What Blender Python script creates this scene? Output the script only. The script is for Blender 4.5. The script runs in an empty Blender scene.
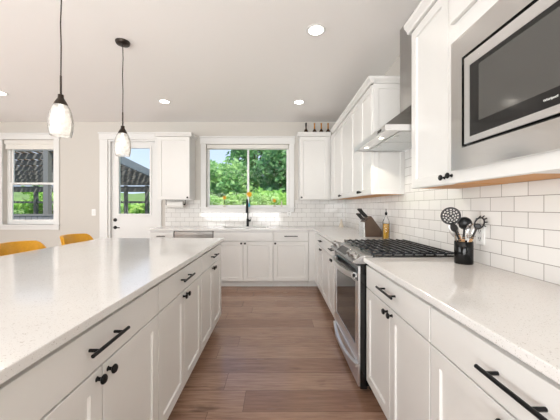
import bpy, bmesh, math, random
from mathutils import Vector, Matrix
C = bpy.context.scene.collection
PI = math.pi
# ---------------------------------------------------------------- camera
cam = bpy.data.cameras.new('camera'); co = bpy.data.objects.new('camera', cam); C.objects.link(co)
co.location = (0, 0, 1.25); co.rotation_euler = (PI/2, 0, 0)
cam.sensor_width = 36; cam.lens = 18.0; cam.shift_x = 4/560; cam.shift_y = -3/560; cam.clip_start = 0.02
bpy.context.scene.camera = co
# ---------------------------------------------------------------- world, sun, fill lamps, exposure
w = bpy.data.worlds.new('sky'); bpy.context.scene.world = w; w.use_nodes = True
nt = w.node_tree; nt.nodes.clear()
out = nt.nodes.new('ShaderNodeOutputWorld'); bg = nt.nodes.new('ShaderNodeBackground')
tc = nt.nodes.new('ShaderNodeTexCoord'); sp = nt.nodes.new('ShaderNodeSeparateXYZ'); cr = nt.nodes.new('ShaderNodeValToRGB')
cr.color_ramp.elements[0].position = 0.0; cr.color_ramp.elements[0].color = (0.62, 0.74, 0.88, 1)
cr.color_ramp.elements[1].position = 0.7; cr.color_ramp.elements[1].color = (0.30, 0.48, 0.85, 1)
nt.links.new(tc.outputs['Generated'], sp.inputs[0]); nt.links.new(sp.outputs[2], cr.inputs[0])
nt.links.new(cr.outputs[0], bg.inputs[0]); nt.links.new(bg.outputs[0], out.inputs[0]); bg.inputs[1].default_value = 1.0
def light(name, kind, loc, rot, energy, color=(1, 1, 1), **kw):
    l = bpy.data.lights.new(name, kind); l.energy = energy; l.color = color
    for k, v in kw.items(): setattr(l, k, v)
    o = bpy.data.objects.new(name, l); C.objects.link(o); o.location = loc; o.rotation_euler = rot
    return o
light('sun', 'SUN', (0, 0, 10), (math.radians(40), 0, math.radians(35)), 5.0, (1, .96, .88), angle=math.radians(1.5))
# area lamps added inside the unseen openings, tilted up to brighten room and ceiling
light('fill_lamp_rear', 'AREA', (-1.6, -3.42, 1.25), (PI/2+.9, 0, 0), 240, (1, .985, .96), shape='RECTANGLE', size=3.6, size_y=2.3)
light('fill_lamp_left', 'AREA', (-6.12, 0.6, 1.45), (0, -PI/2-.5, 0), 115, (1, .985, .96), shape='RECTANGLE', size=2.0, size_y=3.6)
vs = bpy.context.scene.view_settings
bpy.context.scene.display_settings.display_device = 'sRGB'
vs.view_transform = 'Standard'; vs.look = 'None'; vs.gamma = 1; vs.use_curve_mapping = False; vs.exposure = 0.42
random.seed(7)
# ---------------------------------------------------------------- materials
def srgb(r, g, b):
    f = lambda c: (c/255/12.92) if c/255 <= .04045 else ((c/255+.055)/1.055)**2.4
    return (f(r), f(g), f(b), 1)
class NB:
    def __init__(s, name):
        s.m = bpy.data.materials.new(name); s.m.use_nodes = True; s.t = s.m.node_tree; s.t.nodes.clear()
        s.out = s.n('ShaderNodeOutputMaterial')
    def n(s, kind, **kw):
        x = s.t.nodes.new(kind)
        for k, v in kw.items(): setattr(x, k, v)
        return x
    def l(s, a, b): s.t.links.new(a, b)
    def set(s, sock, v):
        if hasattr(v, 'is_linked') or isinstance(v, bpy.types.NodeSocket): s.l(v, sock)
        else: sock.default_value = v
    def math(s, op, a, b=0.0, c=0.0):
        x = s.n('ShaderNodeMath', operation=op)
        s.set(x.inputs[0], a); s.set(x.inputs[1], b); s.set(x.inputs[2], c)
        return x.outputs[0]
    def bsdf(s, **kw):
        b = s.n('ShaderNodeBsdfPrincipled')
        for k, v in kw.items(): s.set(b.inputs[k.replace('_', ' ')], v)
        s.l(b.outputs[0], s.out.inputs[0]); return b
    def mixc(s, f, a, b, mode='MIX'):
        x = s.n('ShaderNodeMix', data_type='RGBA', blend_type=mode)
        s.set(x.inputs[0], f); s.set(x.inputs[6], a); s.set(x.inputs[7], b); return x.outputs[2]
    def obj(s):
        return s.n('ShaderNodeTexCoord').outputs['Object']
    def noise(s, vec, scale, detail=2.0, rough=.5):
        x = s.n('ShaderNodeTexNoise'); s.l(vec, x.inputs['Vector'])
        x.inputs['Scale'].default_value = scale; x.inputs['Detail'].default_value = detail; x.inputs['Roughness'].default_value = rough
        return x.outputs[0]
    def ramp(s, f, p0, p1, c0=(0, 0, 0, 1), c1=(1, 1, 1, 1)):
        x = s.n('ShaderNodeValToRGB'); s.l(f, x.inputs[0]); e = x.color_ramp.elements
        e[0].position = p0; e[0].color = c0; e[1].position = p1; e[1].color = c1; return x.outputs[0]
    def bump(s, h, b, strength=.2, dist=.002):
        x = s.n('ShaderNodeBump'); x.inputs['Strength'].default_value = strength; x.inputs['Distance'].default_value = dist
        s.l(h, x.inputs['Height']); s.l(x.outputs[0], b.inputs['Normal'])
def simple(name, col, rough=.5, metal=0.0, var=.03, bump=0.0, scale=30, **kw):
    nb = NB(name); v = nb.noise(nb.obj(), scale, 3)
    c2 = tuple(max(0, x*(1-var*2)) for x in col[:3])+(1,)
    b = nb.bsdf(Base_Color=nb.mixc(v, col, c2), Roughness=rough, Metallic=metal, **kw)
    if bump: nb.bump(v, b, bump)
    return nb.m
M = {}
M['wall'] = simple('painted_wall', srgb(207, 203, 196), .75, bump=.08, scale=120, var=.01)
M['ceiling'] = simple('ceiling_paint', srgb(250, 248, 246), .85, bump=.15, scale=90, var=.01)
M['trim'] = simple('white_trim', srgb(228, 228, 226), .4, var=.005)
M['cab'] = simple('cabinet_white', srgb(228, 227, 224), .32, var=.006)
M['cabcase'] = simple('cabinet_carcass', srgb(225, 222, 216), .5, var=.01)
M['black'] = simple('matte_black_metal', (.012, .012, .013, 1), .38, .6, var=.05)
M['blackgloss'] = simple('black_glaze', (.006, .006, .006, 1), .1, 0, var=.05, IOR=1.33)
M['iron'] = simple('cast_iron', (.02, .023, .028, 1), .18, .3, var=.1, bump=.03, scale=200)
M['bronze'] = simple('bronze', (.05, .04, .033, 1), .35, .8, var=.1)
M['plastic_black'] = simple('black_nylon', (.014, .014, .015, 1), .35, 0, var=.05)
M['mustard'] = simple('mustard_leather', srgb(236, 172, 40), .34, var=.12, bump=.12, scale=60)
M['oak'] = simple('walnut_legs', srgb(110, 72, 45), .5, var=.2)
M['white_plastic'] = simple('white_plastic', srgb(240, 240, 238), .35, var=.01)
M['ceramic'] = simple('white_ceramic', srgb(226, 216, 200), .2, var=.01)
M['paper'] = simple('paper_towel', srgb(242, 240, 236), .95, bump=.3, scale=90, var=.02)
M['shade_cloth'] = simple('roller_blind', srgb(232, 230, 224), .8, var=.02)
M['copper_wood'] = simple('light_wood', srgb(205, 158, 108), .5, var=.15)
M['knifewood'] = simple('dark_wood_block', srgb(98, 80, 66), .45, var=.2, scale=14)
M['orange'] = simple('orange_petal', srgb(250, 184, 40), .6, var=.1)
M['brownc'] = simple('flower_centre', srgb(110, 60, 20), .8, var=.1)
M['blueg'] = simple('blue_glass_vase', srgb(90, 190, 215), .1, var=.05)
M['stem'] = simple('green_stem', srgb(70, 120, 40), .6, var=.1)
M['tint'] = simple('amber_glass', srgb(190, 130, 50), .1, var=.1)
M['darkbottle'] = simple('dark_bottle_glass', srgb(60, 42, 26), .08, var=.05)
M['label'] = simple('bottle_label', srgb(214, 190, 150), .7, var=.08)
M['concrete'] = simple('patio_concrete', srgb(170, 168, 162), .9, var=.08, bump=.2, scale=8)
M['beam'] = simple('painted_beam', srgb(112, 112, 108), .6, var=.08)
M['fence'] = simple('grey_fence', srgb(120, 122, 124), .8, var=.1)
M['bark'] = simple('bark', srgb(88, 74, 60), .9, var=.25, bump=.5, scale=12)
M['shingle'] = simple('roof_shingle', srgb(120, 128, 136), .9, var=.15, bump=.4, scale=40)
def m_emit(name, col, st):
    nb = NB(name); e = nb.n('ShaderNodeEmission'); e.inputs[0].default_value = col; e.inputs[1].default_value = st
    nb.l(e.outputs[0], nb.out.inputs[0]); return nb.m
M['lamp'] = m_emit('downlight_lens', (1, .93, .82, 1), 14)
M['bulb'] = m_emit('pendant_bulb', (1, .92, .82, 1), 1.6)
M['hoodlamp'] = m_emit('hood_lamp', (1, .9, .75, 1), 6)
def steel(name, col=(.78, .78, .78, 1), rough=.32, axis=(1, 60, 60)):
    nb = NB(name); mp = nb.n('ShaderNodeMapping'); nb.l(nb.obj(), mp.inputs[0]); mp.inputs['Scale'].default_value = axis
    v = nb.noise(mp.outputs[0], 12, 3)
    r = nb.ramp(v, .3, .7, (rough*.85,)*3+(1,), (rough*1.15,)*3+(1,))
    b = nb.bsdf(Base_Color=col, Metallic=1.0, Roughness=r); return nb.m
M['steel'] = steel('brushed_steel')
M['steel2'] = steel('brushed_steel_vertical', (.66, .68, .68, 1), .3, (60, 60, 1))
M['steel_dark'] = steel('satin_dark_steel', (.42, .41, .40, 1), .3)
M['steel_satin'] = steel('satin_steel_trim', (.70, .69, .68, 1), .17)
M['chrome'] = steel('polished_steel', (.8, .8, .8, 1), .08)
def glass(name, fac=.08, tint=(1, 1, 1, 1), rough=0.0):
    nb = NB(name); t = nb.n('ShaderNodeBsdfTransparent'); t.inputs[0].default_value = tint
    g = nb.n('ShaderNodeBsdfGlossy'); g.inputs['Roughness'].default_value = rough
    f = nb.n('ShaderNodeFresnel'); f.inputs[0].default_value = 1.18
    x = nb.n('ShaderNodeMixShader'); nb.l(f.outputs[0], x.inputs[0])
    nb.l(t.outputs[0], x.inputs[1]); nb.l(g.outputs[0], x.inputs[2]); nb.l(x.outputs[0], nb.out.inputs[0]); return nb.m
M['glass'] = glass('window_glass')
M['oil'] = simple('olive_oil', srgb(196, 150, 30), .15, var=.05, Transmission_Weight=.35)
def shadeglass():
    nb = NB('ribbed_seeded_glass'); t = nb.n('ShaderNodeBsdfTransparent')
    d = nb.n('ShaderNodeBsdfTranslucent'); d.inputs[0].default_value = (.95, .93, .9, 1)
    df = nb.n('ShaderNodeBsdfDiffuse'); df.inputs[0].default_value = (.95, .94, .92, 1)
    g = nb.n('ShaderNodeBsdfGlossy'); g.inputs['Roughness'].default_value = .08
    a = nb.n('ShaderNodeMixShader'); a.inputs[0].default_value = .5; nb.l(d.outputs[0], a.inputs[1]); nb.l(df.outputs[0], a.inputs[2])
    b = nb.n('ShaderNodeMixShader'); v = nb.noise(nb.obj(), 45, 2)
    nb.l(nb.ramp(v, .35, .7, (.38,)*3+(1,), (.62,)*3+(1,)), b.inputs[0]); nb.l(t.outputs[0], b.inputs[1]); nb.l(a.outputs[0], b.inputs[2])
    c = nb.n('ShaderNodeMixShader'); f = nb.n('ShaderNodeFresnel'); f.inputs[0].default_value = 1.2
    nb.l(f.outputs[0], c.inputs[0]); nb.l(b.outputs[0], c.inputs[1]); nb.l(g.outputs[0], c.inputs[2]); nb.l(c.outputs[0], nb.out.inputs[0]); return nb.m
M['shade'] = shadeglass()
def darkglass(name, col, rough=.05):
    nb = NB(name); v = nb.noise(nb.obj(), 300, 1)
    nb.bsdf(Base_Color=nb.mixc(v, col, tuple(c*.8 for c in col[:3])+(1,)), Roughness=rough, IOR=1.5); return nb.m
M['ovenglass'] = darkglass('oven_glass', (.030, .030, .031, 1))
M['microglass'] = darkglass('microwave_mesh_window', (.088, .086, .080, 1), .10)
M['panelblack'] = darkglass('black_control_glass', (.010, .010, .010, 1), .12)
def quartz():
    nb = NB('speckled_quartz'); o = nb.obj()
    v = nb.noise(o, 260, 1); s1 = nb.ramp(v, .66, .72)
    v2 = nb.noise(o, 110, 2); s2 = nb.ramp(v2, .68, .72)
    v3 = nb.noise(o, 6, 3)
    base = nb.mixc(v3, srgb(231, 230, 228), srgb(224, 222, 219))
    c = nb.mixc(nb.math('MULTIPLY', s1, .55), base, srgb(150, 142, 132)); c = nb.mixc(nb.math('MULTIPLY', s2, .5), c, srgb(160, 150, 138))
    nb.bsdf(Base_Color=c, Roughness=.11, IOR=1.5); return nb.m
M['quartz'] = quartz()
def tile(name, ax, phase):
    nb = NB(name); s = nb.n('ShaderNodeSeparateXYZ'); nb.l(nb.obj(), s.inputs[0])
    c = nb.n('ShaderNodeCombineXYZ'); nb.l(nb.math('ADD', s.outputs[ax], phase), c.inputs[0]); nb.l(nb.math('ADD', s.outputs[2], -.914+7.8), c.inputs[1])
    b = nb.n('ShaderNodeTexBrick', offset=.5, offset_frequency=2, squash=1.0); nb.l(c.outputs[0], b.inputs['Vector'])
    b.inputs['Scale'].default_value = 1; b.inputs['Brick Width'].default_value = .159; b.inputs['Row Height'].default_value = .078
    b.inputs['Mortar Size'].default_value = .0016; b.inputs['Mortar Smooth'].default_value = .15; b.inputs['Bias'].default_value = 0
    b.inputs['Color1'].default_value = srgb(232, 231, 228); b.inputs['Color2'].default_value = srgb(225, 223, 220); b.inputs['Mortar'].default_value = srgb(132, 127, 120)
    r = nb.ramp(b.outputs['Fac'], 0, 1, (.07,)*3+(1,), (.8,)*3+(1,))
    p = nb.bsdf(Base_Color=b.outputs['Color'], Roughness=r)
    h = nb.math('SUBTRACT', nb.math('MULTIPLY', nb.noise(nb.obj(), 9, 2), .9), b.outputs['Fac'])
    nb.bump(h, p, .35, .003); return nb.m
M['tile_right'] = tile('subway_tile_side', 1, .0795+15.9)
M['tile_back'] = tile('subway_tile_rear', 0, 15.9+.02)
def floor_mat():
    nb = NB('wood_plank_floor'); s = nb.n('ShaderNodeSeparateXYZ'); nb.l(nb.obj(), s.inputs[0])
    yy = nb.math('DIVIDE', nb.math('ADD', s.outputs[1], -1.707+20), .2); row = nb.math('FLOOR', yy); fy = nb.math('SUBTRACT', yy, row)
    wn = nb.n('ShaderNodeTexWhiteNoise', noise_dimensions='1D'); nb.l(row, wn.inputs['W'])
    xx = nb.math('DIVIDE', nb.math('ADD', s.outputs[0], nb.math('MULTIPLY', wn.outputs[0], 5.0)), 1.5)
    xx = nb.math('ADD', xx, 20.0); col = nb.math('FLOOR', xx); fx = nb.math('SUBTRACT', xx, col)
    idv = nb.n('ShaderNodeCombineXYZ'); nb.l(row, idv.inputs[0]); nb.l(col, idv.inputs[1])
    w2 = nb.n('ShaderNodeTexWhiteNoise', noise_dimensions='3D'); nb.l(idv.outputs[0], w2.inputs[0])
    off = nb.n('ShaderNodeVectorMath', operation='MULTIPLY_ADD'); nb.l(w2.outputs[1], off.inputs[0]); off.inputs[1].default_value = (9, 9, 9); nb.l(nb.obj(), off.inputs[2])
    mp = nb.n('ShaderNodeMapping'); nb.l(off.outputs[0], mp.inputs[0]); mp.inputs['Scale'].default_value = (1.2, 14, 1)
    g = nb.noise(mp.outputs[0], 4, 6, .6)
    mp2 = nb.n('ShaderNodeMapping'); nb.l(off.outputs[0], mp2.inputs[0]); mp2.inputs['Scale'].default_value = (2.0, 6, 1)
    kn = nb.noise(mp2.outputs[0], 1.6, 3, .55)
    base = nb.mixc(w2.outputs[0], srgb(146, 113, 94), srgb(180, 147, 126))
    c = nb.mixc(nb.ramp(g, .35, .7), base, srgb(106, 76, 58)) 
    c = nb.mixc(.65, base, c)
    c = nb.mixc(nb.math('MULTIPLY', nb.ramp(kn, .66, .8), .75), c, srgb(78, 55, 44))
    e = nb.math('MAXIMUM', nb.math('LESS_THAN', fy, .014), nb.math('LESS_THAN', fx, .0018))
    c = nb.mixc(nb.math('MULTIPLY', e, .75), c, srgb(60, 42, 32))
    r = nb.ramp(g, .3, .7, (.15,)*3+(1,), (.28,)*3+(1,))
    b = nb.bsdf(Base_Color=c, Roughness=r)
    nb.bump(nb.math('SUBTRACT', nb.math('MULTIPLY', g, .4), e), b, .2, .002); return nb.m
M['floor'] = floor_mat()
def wood_under():
    nb = NB('raw_birch_plywood'); mp = nb.n('ShaderNodeMapping'); nb.l(nb.obj(), mp.inputs[0]); mp.inputs['Scale'].default_value = (14, 1, 1)
    nb.bsdf(Base_Color=nb.mixc(nb.noise(mp.outputs[0], 6, 4), srgb(222, 164, 98), srgb(196, 134, 72)), Roughness=.55); return nb.m
M['ply'] = wood_under()
def leafm(name, a, b):
    nb = NB(name); c = nb.mixc(nb.ramp(nb.noise(nb.obj(), 2.2, 3), .35, .65), a, b)
    p = nb.bsdf(Base_Color=c, Roughness=.55)
    t = nb.n('ShaderNodeBsdfTranslucent'); nb.l(c, t.inputs[0]); x = nb.n('ShaderNodeMixShader'); x.inputs[0].default_value = .4
    nb.l(p.outputs[0], x.inputs[1]); nb.l(t.outputs[0], x.inputs[2]); nb.l(x.outputs[0], nb.out.inputs[0]); return nb.m
M['leaf'] = leafm('tree_leaves', srgb(120, 172, 108), srgb(172, 208, 130))
M['leafd'] = leafm('dark_leaves', srgb(98, 150, 98), srgb(140, 184, 116))
M['leafl'] = leafm('shrub_leaves', srgb(140, 196, 90), srgb(196, 224, 128))
M['grass'] = simple('grass_bank', srgb(128, 158, 84), .9, var=.35, bump=.6, scale=3)
M['boards'] = simple('patio_roof_boards', srgb(176, 146, 116), .8, var=.25, scale=6)
# ---------------------------------------------------------------- mesh helpers
class MB:
    def __init__(s): s.bm = bmesh.new()
    def quad(s, pts):
        return s.bm.faces.new([s.bm.verts.new(p) for p in pts])
    def box(s, x0, x1, y0, y1, z0, z1, bev=0, seg=2):
        x0, x1 = min(x0, x1), max(x0, x1); y0, y1 = min(y0, y1), max(y0, y1); z0, z1 = min(z0, z1), max(z0, z1)
        b = bmesh.new(); v = [b.verts.new((x, y, z)) for x in (x0, x1) for y in (y0, y1) for z in (z0, z1)]
        for f in ((0, 1, 3, 2), (4, 6, 7, 5), (0, 4, 5, 1), (2, 3, 7, 6), (0, 2, 6, 4), (1, 5, 7, 3)): b.faces.new([v[i] for i in f])
        if bev: bmesh.ops.bevel(b, geom=b.edges[:], offset=bev, segments=seg, affect='EDGES', profile=.5)
        s.merge(b); return s
    def merge(s, b, mat=None):
        if mat is not None: bmesh.ops.transform(b, matrix=mat, verts=b.verts[:])
        me = bpy.data.meshes.new('t'); b.to_mesh(me); s.bm.from_mesh(me); bpy.data.meshes.remove(me); b.free()
    def prism(s, pts, a0, a1, axis='y', bev=0):
        """polygon pts in the plane across the axis, extruded a0..a1"""
        def P(p, a):
            if axis == 'y': return (p[0], a, p[1])
            if axis == 'x': return (a, p[0], p[1])
            return (p[0], p[1], a)
        b = bmesh.new(); n = len(pts); A = [b.verts.new(P(p, a0)) for p in pts]; B = [b.verts.new(P(p, a1)) for p in pts]
        b.faces.new(A); b.faces.new(B[::-1])
        for i in range(n): b.faces.new([A[i], B[i], B[(i+1) % n], A[(i+1) % n]])
        bmesh.ops.recalc_face_normals(b, faces=b.faces[:])
        if bev: bmesh.ops.bevel(b, geom=b.edges[:], offset=bev, segments=2, affect='EDGES', profile=.5)
        s.merge(b); return s
    def tube(s, path, r, n=10, cap=True):
        path = [Vector(p) for p in path]; rs = r if isinstance(r, (list, tuple)) else [r]*len(path)
        rings = []; prev = None
        for i, p in enumerate(path):
            d = (path[min(i+1, len(path)-1)]-path[max(i-1, 0)]).normalized()
            if prev is None: u = d.orthogonal().normalized()
            else: u = (prev-d*prev.dot(d)).normalized()
            prev = u; v = d.cross(u)
            rings.append([s.bm.verts.new(p+(u*math.cos(2*PI*k/n)+v*math.sin(2*PI*k/n))*rs[i]) for k in range(n)])
        for a, b in zip(rings, rings[1:]):
            for k in range(n): s.bm.faces.new([a[k], a[(k+1) % n], b[(k+1) % n], b[k]])
        if cap: s.bm.faces.new(rings[0][::-1]); s.bm.faces.new(rings[-1])
        return s
    def lathe(s, prof, n=24, mat=None, rib=0, ribn=0):
        b = bmesh.new(); rings = []
        for (r, z) in prof:
            if r < 1e-6: rings.append([b.verts.new((0, 0, z))])
            else: rings.append([b.verts.new(((r+rib*math.cos(ribn*2*PI*k/n))*math.cos(2*PI*k/n), (r+rib*math.cos(ribn*2*PI*k/n))*math.sin(2*PI*k/n), z)) for k in range(n)])
        for a, c in zip(rings, rings[1:]):
            for k in range(n):
                k2 = (k+1) % n
                if len(a) == 1 and len(c) == 1: continue
                if len(a) == 1: b.faces.new([a[0], c[k], c[k2]])
                elif len(c) == 1: b.faces.new([a[k], a[k2], c[0]])
                else: b.faces.new([a[k], a[k2], c[k2], c[k]])
        bmesh.ops.recalc_face_normals(b, faces=b.faces[:])
        s.merge(b, mat); return s
    def build(s, name, m, parent=None, smooth=False, loc=None, angle=35):
        bmesh.ops.recalc_face_normals(s.bm, faces=s.bm.faces[:])
        me = bpy.data.meshes.new(name); s.bm.to_mesh(me); s.bm.free()
        me.materials.append(M[m] if isinstance(m, str) else m)
        if smooth:
            for p in me.polygons: p.use_smooth = True
            try: me.set_sharp_from_angle(angle=math.radians(angle))
            except Exception: pass
        o = bpy.data.objects.new(name, me); C.objects.link(o)
        if parent: o.parent = parent
        if loc: o.location = loc
        return o
def tag(o, label=None, cat=None, group=None, kind=None):
    for k, v in (('label', label), ('category', cat), ('group', group), ('kind', kind)):
        if v: o[k] = v
    return o
def thing(name, label, cat, loc=(0, 0, 0), rz=0, group=None):
    o = bpy.data.objects.new(name, None); C.objects.link(o); o.location = loc; o.rotation_euler = (0, 0, rz); o.empty_display_size = .1
    return tag(o, label, cat, group)
def dup(root, loc=None, rz=None, label=None, group=None):
    def rec(o, par):
        c = o.copy(); C.objects.link(c); c.parent = par
        for ch in list(o.children): rec(ch, c)
        return c
    r = rec(root, None)
    if loc is not None: r.location = loc
    if rz is not None: r.rotation_euler = (0, 0, rz)
    if label: r['label'] = label
    if group: r['group'] = group
    return r
def struct(o): o['kind'] = 'structure'; return o
# ---------------------------------------------------------------- room shell
WX, WY, LX, RY, H = 1.225, 4.95, -6.2, -3.5, 2.75
CF = 4.33          # plane of the rear cabinet doors
W1 = (-4.83, -3.92, .94, 2.44); D1 = (-2.97, -2.12, 0, 2.44); W2 = (-1.235, .23, 1.25, 2.36)
struct(MB().box(LX-.15, WX+.15, RY-.15, WY+.15, -.12, 0).build('floor', 'floor'))
struct(MB().box(LX-.15, WX+.15, RY-.15, WY+.15, H, H+.15).build('ceiling', 'ceiling'))
def wall_holes(name, a0, a1, holes, axis, p0, p1, m='wall'):
    b = MB(); cur = a0
    def bx(u0, u1, z0, z1):
        if u1-u0 < 1e-4 or z1-z0 < 1e-4: return
        if axis == 'x': b.box(u0, u1, p0, p1, z0, z1)
        else: b.box(p0, p1, u0, u1, z0, z1)
    for (h0, h1, z0, z1) in sorted(holes):
        bx(cur, h0, 0, H); bx(h0, h1, 0, z0); bx(h0, h1, z1, H); cur = h1
    bx(cur, a1, 0, H)
    return struct(b.build(name, m))
wall_holes('wall_back', LX-.15, WX+.15, [W1, D1, W2], 'x', WY, WY+.15)
wall_holes('wall_right', RY, WY, [], 'y', WX, WX+.15)
wall_holes('wall_left', RY, WY, [(-1.2, 2.4, .45, 2.45)], 'y', LX-.15, LX)
wall_holes('wall_front', LX-.15, WX+.15, [(-3.4, .2, .02, 2.44)], 'x', RY-.15, RY)
struct(MB().box(LX, -3.13, WY-.014, WY, 0, .13, .003).box(-2.01, -1.98, WY-.014, WY, 0, .13).build('baseboard_back', 'trim'))
struct(MB().box(LX, LX+.014, RY, WY-.014, 0, .13, .003).build('baseboard_left', 'trim'))
struct(MB().box(LX, -3.4, RY, RY+.014, 0, .13, .003).box(.2, WX, RY, RY+.014, 0, .13, .003).build('baseboard_front', 'trim'))
struct(MB().box(WX-.014, WX, RY, .0, 0, .13, .003).build('baseboard_right', 'trim'))
# windows
def casing(parent, x0, x1, z0, z1, wl, wr, top, sill=True, y=WY):
    b = MB()
    b.box(x0-wl, x0, y-.02, y, z0, z1, .003).box(x1, x1+wr, y-.02, y, z0, z1, .003)
    b.box(x0-wl-.01, x1+wr+.01, y-.026, y, z1, z1+top, .003)
    b.box(x0-wl-.02, x1+wr+.02, y-.04, y, z1+top, z1+top+.025, .004)
    b.build('casing', 'trim', parent)
    if sill:
        s = MB(); s.box(x0-wl-.015, x1+wr+.015, y-.045, y+.13, z0-.025, z0, .004).box(x0-wl, x1+wr, y-.018, y, z0-.09, z0-.025, .003)
        s.build('sill', 'trim', parent)
# left double hung window
w1 = struct(bpy.data.objects.new('window_1', None)); C.objects.link(w1)
x0, x1, z0, z1 = W1
casing(w1, x0, x1, z0, z1, .11, .095, .09)
b = MB(); Y0, Y1 = WY+.085, WY+.14
b.box(x0, x0+.05, Y0, Y1, z0, z1).box(x1-.05, x1, Y0, Y1, z0, z1).box(x0+.05, x1-.05, Y0, Y1, z0, z0+.05).box(x0+.05, x1-.05, Y0, Y1, z1-.12, z1)
b.build('window_frame', 'white_plastic', w1)
def sash(par, a0, a1, b0, b1, y, t=.035):
    s = MB(); s.box(a0, a0+t, y, y+.025, b0, b1, .003).box(a1-t, a1, y, y+.025, b0, b1, .003).box(a0+t, a1-t, y, y+.025, b0, b0+t, .003).box(a0+t, a1-t, y, y+.025, b1-t, b1, .003)
    o = s.build('sash', 'white_plastic', par)
    MB().box(a0+t, a1-t, y+.010, y+.014, b0+t, b1-t).build('pane', 'glass', o)
sash(w1, x0+.05, x1-.05, z0+.05, 1.69, Y0+.002, .035); sash(w1, x0+.05, x1-.05, 1.655, z1-.12, Y0+.029, .03)
s = MB().box(x0+.01, x1-.01, WY+.01, WY+.07, z1-.075, z1-.003, .006).build('blind_headrail', 'shade_cloth', w1)
MB().box(x0+.02, x1-.02, WY+.03, WY+.036, z1-.15, z1-.075).box(x0+.02, x1-.02, WY+.024, WY+.042, z1-.165, z1-.148, .004).build('roller_blind', 'shade_cloth', w1)
# kitchen slider window
w2 = struct(bpy.data.objects.new('window_2', None)); C.objects.link(w2)
x0, x1, z0, z1 = W2
casing(w2, x0, x1, z0, z1, .09, .09, .11)
b = MB()
b.box(x0, x0+.018, Y0, Y1, z0, z1).box(x1-.018, x1, Y0, Y1, z0, z1).box(x0+.018, x1-.018, Y0, Y1, z0, z0+.012).box(x0+.018, x1-.018, Y0, Y1, z1-.05, z1)
b.build('window_frame', 'white_plastic', w2)
xm = (x0+x1)/2+.0
sash(w2, x0+.018, xm+.02, z0+.012, z1-.05, Y0+.002, .024); sash(w2, xm-.02, x1-.018, z0+.012, z1-.05, Y0+.029, .022)
MB().box(x0+.01, x1-.01, WY+.01, WY+.07, z1-.075, z1-.003, .006).build('blind_headrail', 'shade_cloth', w2)
# unseen rear and left windows, put in to go with the fill lamps
def bigwin(name, u0, u1, z0, z1, axis, p, n):
    o = struct(bpy.data.objects.new(name, None)); C.objects.link(o); b = MB(); g = MB()
    def bx(m, a0, a1, c0, c1, q0, q1):
        if axis == 'x': m.box(a0, a1, q0, q1, c0, c1)
        else: m.box(q0, q1, a0, a1, c0, c1)
    t = .06
    bx(b, u0, u1, z1-t, z1, p, p+.06); bx(b, u0, u1, z0, z0+t, p, p+.06)
    for k in range(n+1):
        c = u0+t/2+(u1-u0-t)*k/n; bx(b, c-t/2, c+t/2, z0+t, z1-t, p, p+.06)
    for k in range(n):
        c0 = u0+t/2+(u1-u0-t)*k/n; c1 = u0+t/2+(u1-u0-t)*(k+1)/n
        bx(g, c0+t/2, c1-t/2, z0+t, z1-t, p+.028, p+.034)
    b.build('window_frame', 'white_plastic', o); g.build('pane', 'glass', o)
bigwin('window_3', -3.4, .2, .02, 2.44, 'x', RY-.12, 3)
bigwin('window_4', -1.2, 2.4, .45, 2.45, 'y', LX-.12, 3)
# back door
d1 = struct(bpy.data.objects.new('door_1', None)); C.objects.link(d1)
x0, x1, z0, z1 = D1
casing(d1, x0, x1, z0, z1, .14, .10, .10, sill=False)
MB().box(x0, x0+.035, WY+.002, WY+.14, 0, z1).box(x1-.02, x1, WY+.002, WY+.14, 0, z1).box(x0+.035, x1-.02, WY+.002, WY+.14, z1-.03, z1).build('door_jamb', 'trim', d1)
sx0, sx1, sz1 = x0+.038, x1-.022, z1-.033; gx0, gx1, gz0, gz1 = -2.80, -2.25, 1.13, 2.30
b = MB(); ya, yb = WY+.045, WY+.09
b.box(sx0, gx0, ya, yb, .02, sz1).box(gx1, sx1, ya, yb, .02, sz1).box(gx0, gx1, ya, yb, .02, gz0).box(gx0, gx1, ya, yb, gz1, sz1)
b.build('door_leaf', 'trim', d1)
b = MB(); t = .035
b.box(gx0-t, gx0, ya-.014, ya, gz0-t, gz1+t, .004).box(gx1, gx1+t, ya-.014, ya, gz0-t, gz1+t, .004).box(gx0, gx1, ya-.014, ya, gz0-t, gz0, .004).box(gx0, gx1, ya-.014, ya, gz1, gz1+t, .004)
g = b.build('glass_frame', 'trim', d1); MB().box(gx0, gx1, ya+.015, ya+.022, gz0, gz1).build('pane', 'glass', g)
rotx = Matrix.Rotation(PI/2, 4, 'X')
def at(x, y, z, r=None): return Matrix.Translation((x, y, z)) @ (r or Matrix.Identity(4))
MB().lathe([(0, .022), (.026, .02), (.032, .008), (.032, 0), (0, 0)], 20, at(sx0+.065, ya, 1.02, rotx)).build('deadbolt', 'black', d1, True)
MB().lathe([(0, .012), (.028, .01), (.031, 0), (0, 0)], 20, at(sx0+.065, ya, .885, rotx)).tube([(sx0+.065, ya-.005, .885), (sx0+.065, ya-.05, .885), (sx0+.08, ya-.056, .885), (sx0+.17, ya-.056, .885)], .009).build('door_handle', 'black', d1, True)
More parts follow.
